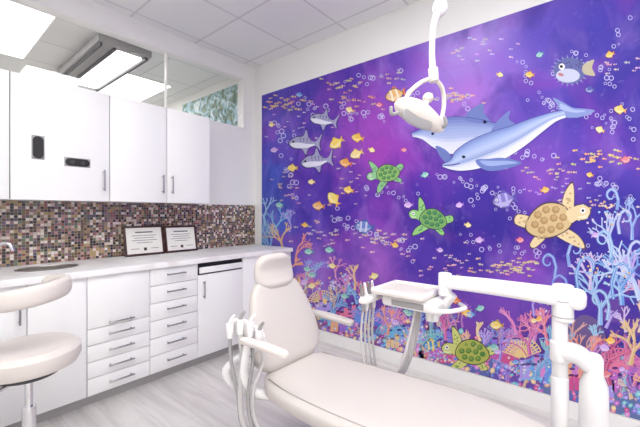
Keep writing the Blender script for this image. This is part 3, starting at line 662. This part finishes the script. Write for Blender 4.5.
sweep('backrest_cushion', [R(X0, 1.20, 0.50), R(X0, 1.235, 0.60), R(X0, 1.27, 0.72), R(X0, 1.315, 0.85), R(X0, 1.34, 0.92)], [0.20, 0.225, 0.21, 0.165, 0.13], M_uph, ch, ht=[0.04, 0.045, 0.035, 0.03, 0.025], waxis=WX, p=3.5, n=40, N=44, round_=True, endr=0.09)
sweep('backrest_shell', [R(X0, 1.27, 0.48), R(X0, 1.29, 0.6), R(X0, 1.325, 0.73), R(X0, 1.36, 0.86)], [0.16, 0.19, 0.17, 0.12], M_white, ch, ht=0.02, waxis=WX, p=3.5, n=32, N=30, round_=True, endr=0.08)
sweep('headrest_cushion', [R(X0, 1.30, 0.855), R(X0, 1.322, 0.90), R(X0, 1.335, 0.96), R(X0, 1.33, 1.035)], [0.10, 0.125, 0.125, 0.105], M_uph, ch, ht=[0.035, 0.03, 0.026, 0.032], waxis=WX, p=3, n=36, N=36, round_=True, endr=0.06)
box('headrest_bar', R(X0-0.03, 1.355, 0.80), R(X0+0.03, 1.37, 0.99), M_steel, ch, 0.004)
sweep('armrest_right', [R(X0+0.30, 1.43, 0.655), R(X0+0.31, 1.25, 0.66), R(X0+0.30, 1.04, 0.655)], [0.024, 0.03, 0.026], M_uph, ch, ht=0.016, waxis=WX, p=3, n=24, round_=True, endr=0.03)
sweep('armrest_right_support', [R(X0+0.30, 1.36, 0.645), R(X0+0.31, 1.33, 0.55), R(X0+0.25, 1.27, 0.46), R(X0+0.12, 1.2, 0.42)], 0.018, M_white, ch, ht=0.012)
sweep('armrest_left', [R(X0-0.31, 1.20, 0.705), R(X0-0.31, 1.06, 0.712), R(X0-0.30, 0.93, 0.705)], [0.020, 0.025, 0.022], M_uph2, ch, ht=0.013, waxis=WX, p=3, n=24, round_=True, endr=0.03)
sweep('armrest_left_support', [R(X0-0.31, 1.16, 0.695), R(X0-0.31, 1.18, 0.56), R(X0-0.25, 1.18, 0.46), R(X0-0.12, 1.12, 0.42)], 0.018, M_white, ch, ht=0.012)
sweep('lift_column', [R(X0, 0.62, 0.03), R(X0, 0.68, 0.2), R(X0, 0.74, 0.40)], [0.17, 0.13, 0.14], M_white, ch, ht=[0.22, 0.13, 0.2], waxis=WX, p=4, n=32, N=16)
box('floor_base', R(X0-0.24, 0.15, 0.001), R(X0+0.24, 1.15, 0.045), M_white, ch, 0.02, 3)
box('foot_control_plate', R(X0-0.2, 0.3, 0.046), R(X0+0.2, 1.0, 0.06), M_grey, ch, 0.005)

# ------------------------------------------------------------------ assistant instrument holder
ah = empty('assistant_instrument_arm', P(246, 332, 1.5))
sweep('support_arm', [R(X0-0.1, 1.15, 0.40), R(X0-0.24, 1.24, 0.44), R(X0-0.33, 1.28, 0.56), P(262, 343, 1.57), P(250, 338, 1.52)], [0.02, 0.02, 0.018, 0.016, 0.016], M_white, ah)
sweep('holder_bar', [P(227, 329, 1.50), P(238, 326, 1.5), P(250, 331, 1.5), P(264, 340, 1.52)], [0.024, 0.034, 0.034, 0.024], M_white, ah, ht=0.018, p=3, n=24, round_=True, endr=0.03)
for i, (px, py) in enumerate(((230, 326), (240, 322), (250, 325), (259, 333))):
    cyl('instrument_cup', P(px, py+12, 1.47), P(px, py-3, 1.47), 0.013, M_white, ah, r1=0.018, bevel=0.002)
    sweep('suction_tip', [P(px, py+4, 1.47), P(px+1, py-5, 1.47), P(px+5, py-11, 1.46)], [0.010, 0.009, 0.006], M_grey if i % 2 else M_white, ah, round_=True)
for i, (px, py, ex) in enumerate(((230, 336, 236), (240, 333, 238), (250, 336, 246), (259, 344, 251))):
    sweep('suction_hose', [P(px, py, 1.47), P(px+1+i, 360, 1.47), P(ex+2, 395, 1.46), P(ex+6, 425, 1.47), P(ex+24, 445, 1.5), R(X0-0.23, 0.95+0.04*i, 0.10)], 0.0078 if i != 1 else 0.011, M_hose if i % 2 else M_grey, ah, n=10)

# ------------------------------------------------------------------ delivery unit
du = empty('dental_delivery_unit', R(1.64, 0.3, 0))
T0 = R(1.60, 0.76, 0.865)
tray = box('instrument_tray', T0+Vector((-0.13, -0.13, -0.02)), T0+Vector((0.13, 0.14, -0.002)), M_uph2, du, 0.009, 3)
for (a, c) in (((-0.13, -0.13), (0.13, -0.118)), ((-0.13, 0.128), (0.13, 0.14)), ((-0.13, -0.12), (-0.118, 0.13)), ((0.118, -0.12), (0.13, 0.13))):
    box('tray_rim', T0+Vector((*a, -0.008)), T0+Vector((*c, 0.012)), M_white, du, 0.004)
box('control_head', T0+Vector((-0.10, -0.18, -0.075)), T0+Vector((0.10, 0.10, -0.021)), M_white, du, 0.02, 4)
box('touch_pad', T0+Vector((-0.103, -0.12, -0.062)), T0+Vector((-0.099, 0.04, -0.036)), M_grey, du, 0.001)
sweep('head_handle', [T0+Vector((-0.09, -0.17, -0.06)), T0+Vector((-0.09, -0.24, -0.045)), T0+Vector((0.0, -0.27, -0.045)), T0+Vector((0.08, -0.22, -0.05))], 0.010, M_white, du, round_=True)
for i in range(4):
    hx = -0.13+0.035*i; b0 = T0+Vector((hx-0.03, 0.165, -0.05))
    cyl('handpiece_cradle', b0+Vector((0, 0, -0.015)), b0+Vector((0, 0, 0.02)), 0.014, M_white, du, bevel=0.003)
    sweep('handpiece', [b0+Vector((0, 0, -0.06)), b0, b0+Vector((-0.004, 0.006, 0.05)), b0+Vector((-0.02, 0.0, 0.085))], [0.008, 0.010, 0.008, 0.006], M_white if i % 2 else M_steel, du, round_=True, endr=0.004)
    sweep('handpiece_hose', [b0+Vector((0, 0, -0.05)), b0+Vector((0.0, 0.01, -0.2)), b0+Vector((0.02, -0.02, -0.36-0.02*i)), b0+Vector((0.06, -0.12, -0.40)), b0+Vector((0.05, -0.2, -0.22)), T0+Vector((-0.02+0.02*i, -0.05, -0.07))], 0.006, M_hose, du, n=10)
box('holder_rail', T0+Vector((-0.18, 0.13, -0.062)), T0+Vector((-0.02, 0.18, -0.04)), M_white, du, 0.006)
cyl('head_pivot', T0+Vector((0.0, -0.12, -0.13)), T0+Vector((0.0, -0.12, -0.07)), 0.03, M_white, du, bevel=0.004)
sweep('pivot_link', [T0+Vector((0.0, -0.12, -0.11)), R(1.62, 0.60, 0.80), R(1.62, 0.55, 0.87)], 0.022, M_white, du)
sweep('balance_arm', [R(1.615, 0.60, 0.925), R(1.63, 0.4, 0.925), R(1.65, 0.2, 0.918), R(1.66, 0.06, 0.912)], [0.030, 0.033, 0.036, 0.042], M_white, du, ht=0.03, waxis=(0, 0, 1), p=3.5, n=32, N=30, round_=True, endr=0.03)
cyl('arm_joint_left', R(1.618, 0.585, 0.86), R(1.618, 0.585, 0.965), 0.03, M_white, du, bevel=0.006)
cyl('arm_joint_right', R(1.657, 0.135, 0.82), R(1.657, 0.135, 0.965), 0.036, M_white, du, bevel=0.008)
for z_ in (0.838, 0.90): cyl('joint_ring', R(1.657, 0.135, z_), R(1.657, 0.135, z_+0.003), 0.0368, M_grey, du)
cyl('upper_post', R(1.657, 0.145, 0.55), R(1.657, 0.145, 0.90), 0.027, M_white, du, bevel=0.004)
cyl('post_collar', R(1.657, 0.145, 0.66), R(1.657, 0.145, 0.74), 0.034, M_white, du, bevel=0.006)
cyl('lower_post_slim', R(1.657, 0.145, 0.04), R(1.657, 0.145, 0.60), 0.030, M_white, du, bevel=0.004)
sweep('elbow_bracket', [R(1.657, 0.16, 0.70), R(1.66, 0.09, 0.70), R(1.66, 0.045, 0.66)], [0.034, 0.036, 0.03], M_white, du, p=3)
lathe('lower_post', R(1.66, 0.04, 0), [(0.062, 0.04), (0.05, 0.08), (0.046, 0.5), (0.044, 0.60), (0.03, 0.64), (0.03, 0.70), (0.02, 0.715), (0.0001, 0.716)], M_white, du)
box('post_base', R(1.48, -0.08, 0.001), R(1.80, 0.28, 0.045), M_white, du, 0.015, 3)

# ------------------------------------------------------------------ overhead dental light
dl = empty('dental_operating_light', P(437, 0, 1.42))
j1 = P(440, 8, 1.42); j2 = P(433, 74, 1.42)
cyl('ceiling_plate', (j1.x, j1.y, ZC-0.04), (j1.x, j1.y, ZC-0.001), 0.11, M_white, dl, bevel=0.008)
cyl('ceiling_pole', (j1.x, j1.y, j1.z), (j1.x, j1.y, ZC-0.03), 0.02, M_white, dl)
ell('upper_joint', j1, (0.03, 0.03, 0.035), M_white, dl)
sweep('drop_arm', [j1, P(434, 24, 1.42), P(432, 50, 1.42), j2], [0.018, 0.013, 0.012, 0.014], M_white, dl)
cyl('lower_joint', P(433, 68, 1.42), P(434, 82, 1.42), 0.02, M_lamp, dl, bevel=0.004)
sweep('yoke_left', [P(434, 78, 1.42), P(422, 82, 1.41), P(409, 93, 1.39), P(404, 106, 1.37)], 0.009, M_lamp, dl)
sweep('yoke_right', [P(434, 78, 1.42), P(442, 88, 1.45), P(444, 104, 1.46), P(441, 122, 1.45)], 0.009, M_lamp, dl)
sweep('lamp_head', [P(395, 104, 1.34), P(404, 107, 1.36), P(417, 113, 1.40), P(431, 121, 1.43), P(443, 130, 1.46)], [0.02, 0.04, 0.052, 0.04, 0.022], M_lamp, dl, ht=[0.016, 0.03, 0.04, 0.03, 0.018], waxis=(0, 0, 1), p=2.3, n=28, N=30, round_=True, endr=0.03)
sweep('reflector_lens', [P(402, 112, 1.325), P(416, 119, 1.36), P(432, 127, 1.40)], [0.02, 0.032, 0.02], M_grey, dl, ht=0.006, waxis=(0, 0, 1), p=2.3, round_=True, endr=0.02)
sweep('handle_left', [P(400, 112, 1.33), P(392, 114, 1.31), P(391, 106, 1.31)], 0.007, M_grey, dl, round_=True)
sweep('handle_right', [P(441, 128, 1.44), P(446, 124, 1.41), P(444, 116, 1.41)], 0.007, M_grey, dl, round_=True)
ell('sensor_cap', P(428, 98, 1.43), (0.022, 0.022, 0.022), M_lamp, dl)
sweep('lamp_bracket', [P(428, 98, 1.43), P(424, 108, 1.42)], 0.012, M_lamp, dl)

# ------------------------------------------------------------------ assistant stool
sc0 = R(0.37, 2.09, 0); st = empty('assistant_stool', sc0)
lathe('seat', sc0, [(0.0001, 0.515), (0.15, 0.515), (0.19, 0.53), (0.205, 0.56), (0.203, 0.60), (0.18, 0.622), (0.12, 0.624), (0.06, 0.618), (0.0001, 0.616)], M_uph2, st, 44)
lathe('seat_plate', sc0, [(0.0001, 0.49), (0.12, 0.49), (0.13, 0.5145), (0.0001, 0.5145)], M_dark, st)
cyl('gas_lift_outer', sc0+Vector((0, 0, 0.12)), sc0+Vector((0, 0, 0.34)), 0.027, M_chrome, st)
cyl('gas_lift_inner', sc0+Vector((0, 0, 0.33)), sc0+Vector((0, 0, 0.495)), 0.016, M_chrome, st)
lathe('base_hub', sc0, [(0.0001, 0.08), (0.05, 0.08), (0.05, 0.13), (0.032, 0.15), (0.0001, 0.15)], M_chrome, st)
for k in range(5):
    a = 2*math.pi*k/5+0.3; d = Vector((math.cos(a), math.sin(a), 0)); e = sc0+d*0.25
    sweep('base_leg_%d' % k, [sc0+d*0.03+Vector((0, 0, 0.105)), sc0+d*0.15+Vector((0, 0, 0.095)), e+Vector((0, 0, 0.075))], [0.022, 0.019, 0.014], M_chrome, st, ht=0.012, round_=True, endr=0.01)
    n_ = Vector((-d.y, d.x, 0))
    for s in (-1, 1): cyl('caster_%d' % k, e+n_*s*0.006+Vector((0, 0, 0.0265)), e+n_*s*0.02+Vector((0, 0, 0.0265)), 0.026, M_dark, st, seg=18, bevel=0.004)
    cyl('caster_stem_%d' % k, e+Vector((0, 0, 0.0265)), e+Vector((0, 0, 0.075)), 0.005, M_steel, st, seg=10)
pts = []
for k in range(9):
    a = math.radians(-100+k*25)
    rad = 0.172
    pts.append(sc0+rt*(math.cos(a)*rad-0.04)+fw*(math.sin(a)*rad)+Vector((0, 0, 0.855+0.035*math.sin(max(0, a+1.7)/1.6))))
sweep('torso_rest', pts, [0.03, 0.042, 0.046, 0.046, 0.045, 0.044, 0.042, 0.04, 0.03], M_uph2, st, ht=0.026, waxis=(0, 0, 1), p=2.6, n=28, N=40, round_=True, endr=0.035)
sweep('rest_support', [sc0+Vector((0, 0, 0.50)), sc0-fw*0.17+rt*(-0.0)+Vector((0, 0, 0.495)), sc0-fw*0.235+rt*(-0.02)+Vector((0, 0, 0.55)), sc0-fw*0.23+rt*(-0.03)+Vector((0, 0, 0.70)), pts[0]+rt*0.01+Vector((0, 0, -0.02))], 0.012, M_chrome, st)

# ------------------------------------------------------------------ world, camera, view
w = bpy.data.worlds.new('World'); bpy.context.scene.world = w; w.use_nodes = True
w.node_tree.nodes['Background'].inputs[0].default_value = (0.9, 0.93, 1, 1); w.node_tree.nodes['Background'].inputs[1].default_value = 0.3
cam = bpy.data.cameras.new('camera'); co = bpy.data.objects.new('camera', cam); bpy.context.scene.collection.objects.link(co)
co.location = (CX, CY, CZ); co.rotation_euler = (math.pi/2, 0, A-math.pi/2)
cam.sensor_width = 36; cam.lens = F/640*36; cam.shift_y = -1.5/640; cam.clip_start = 0.02
bpy.context.scene.camera = co
sc = bpy.context.scene
sc.view_settings.view_transform = 'Standard'; sc.view_settings.exposure = 0.0
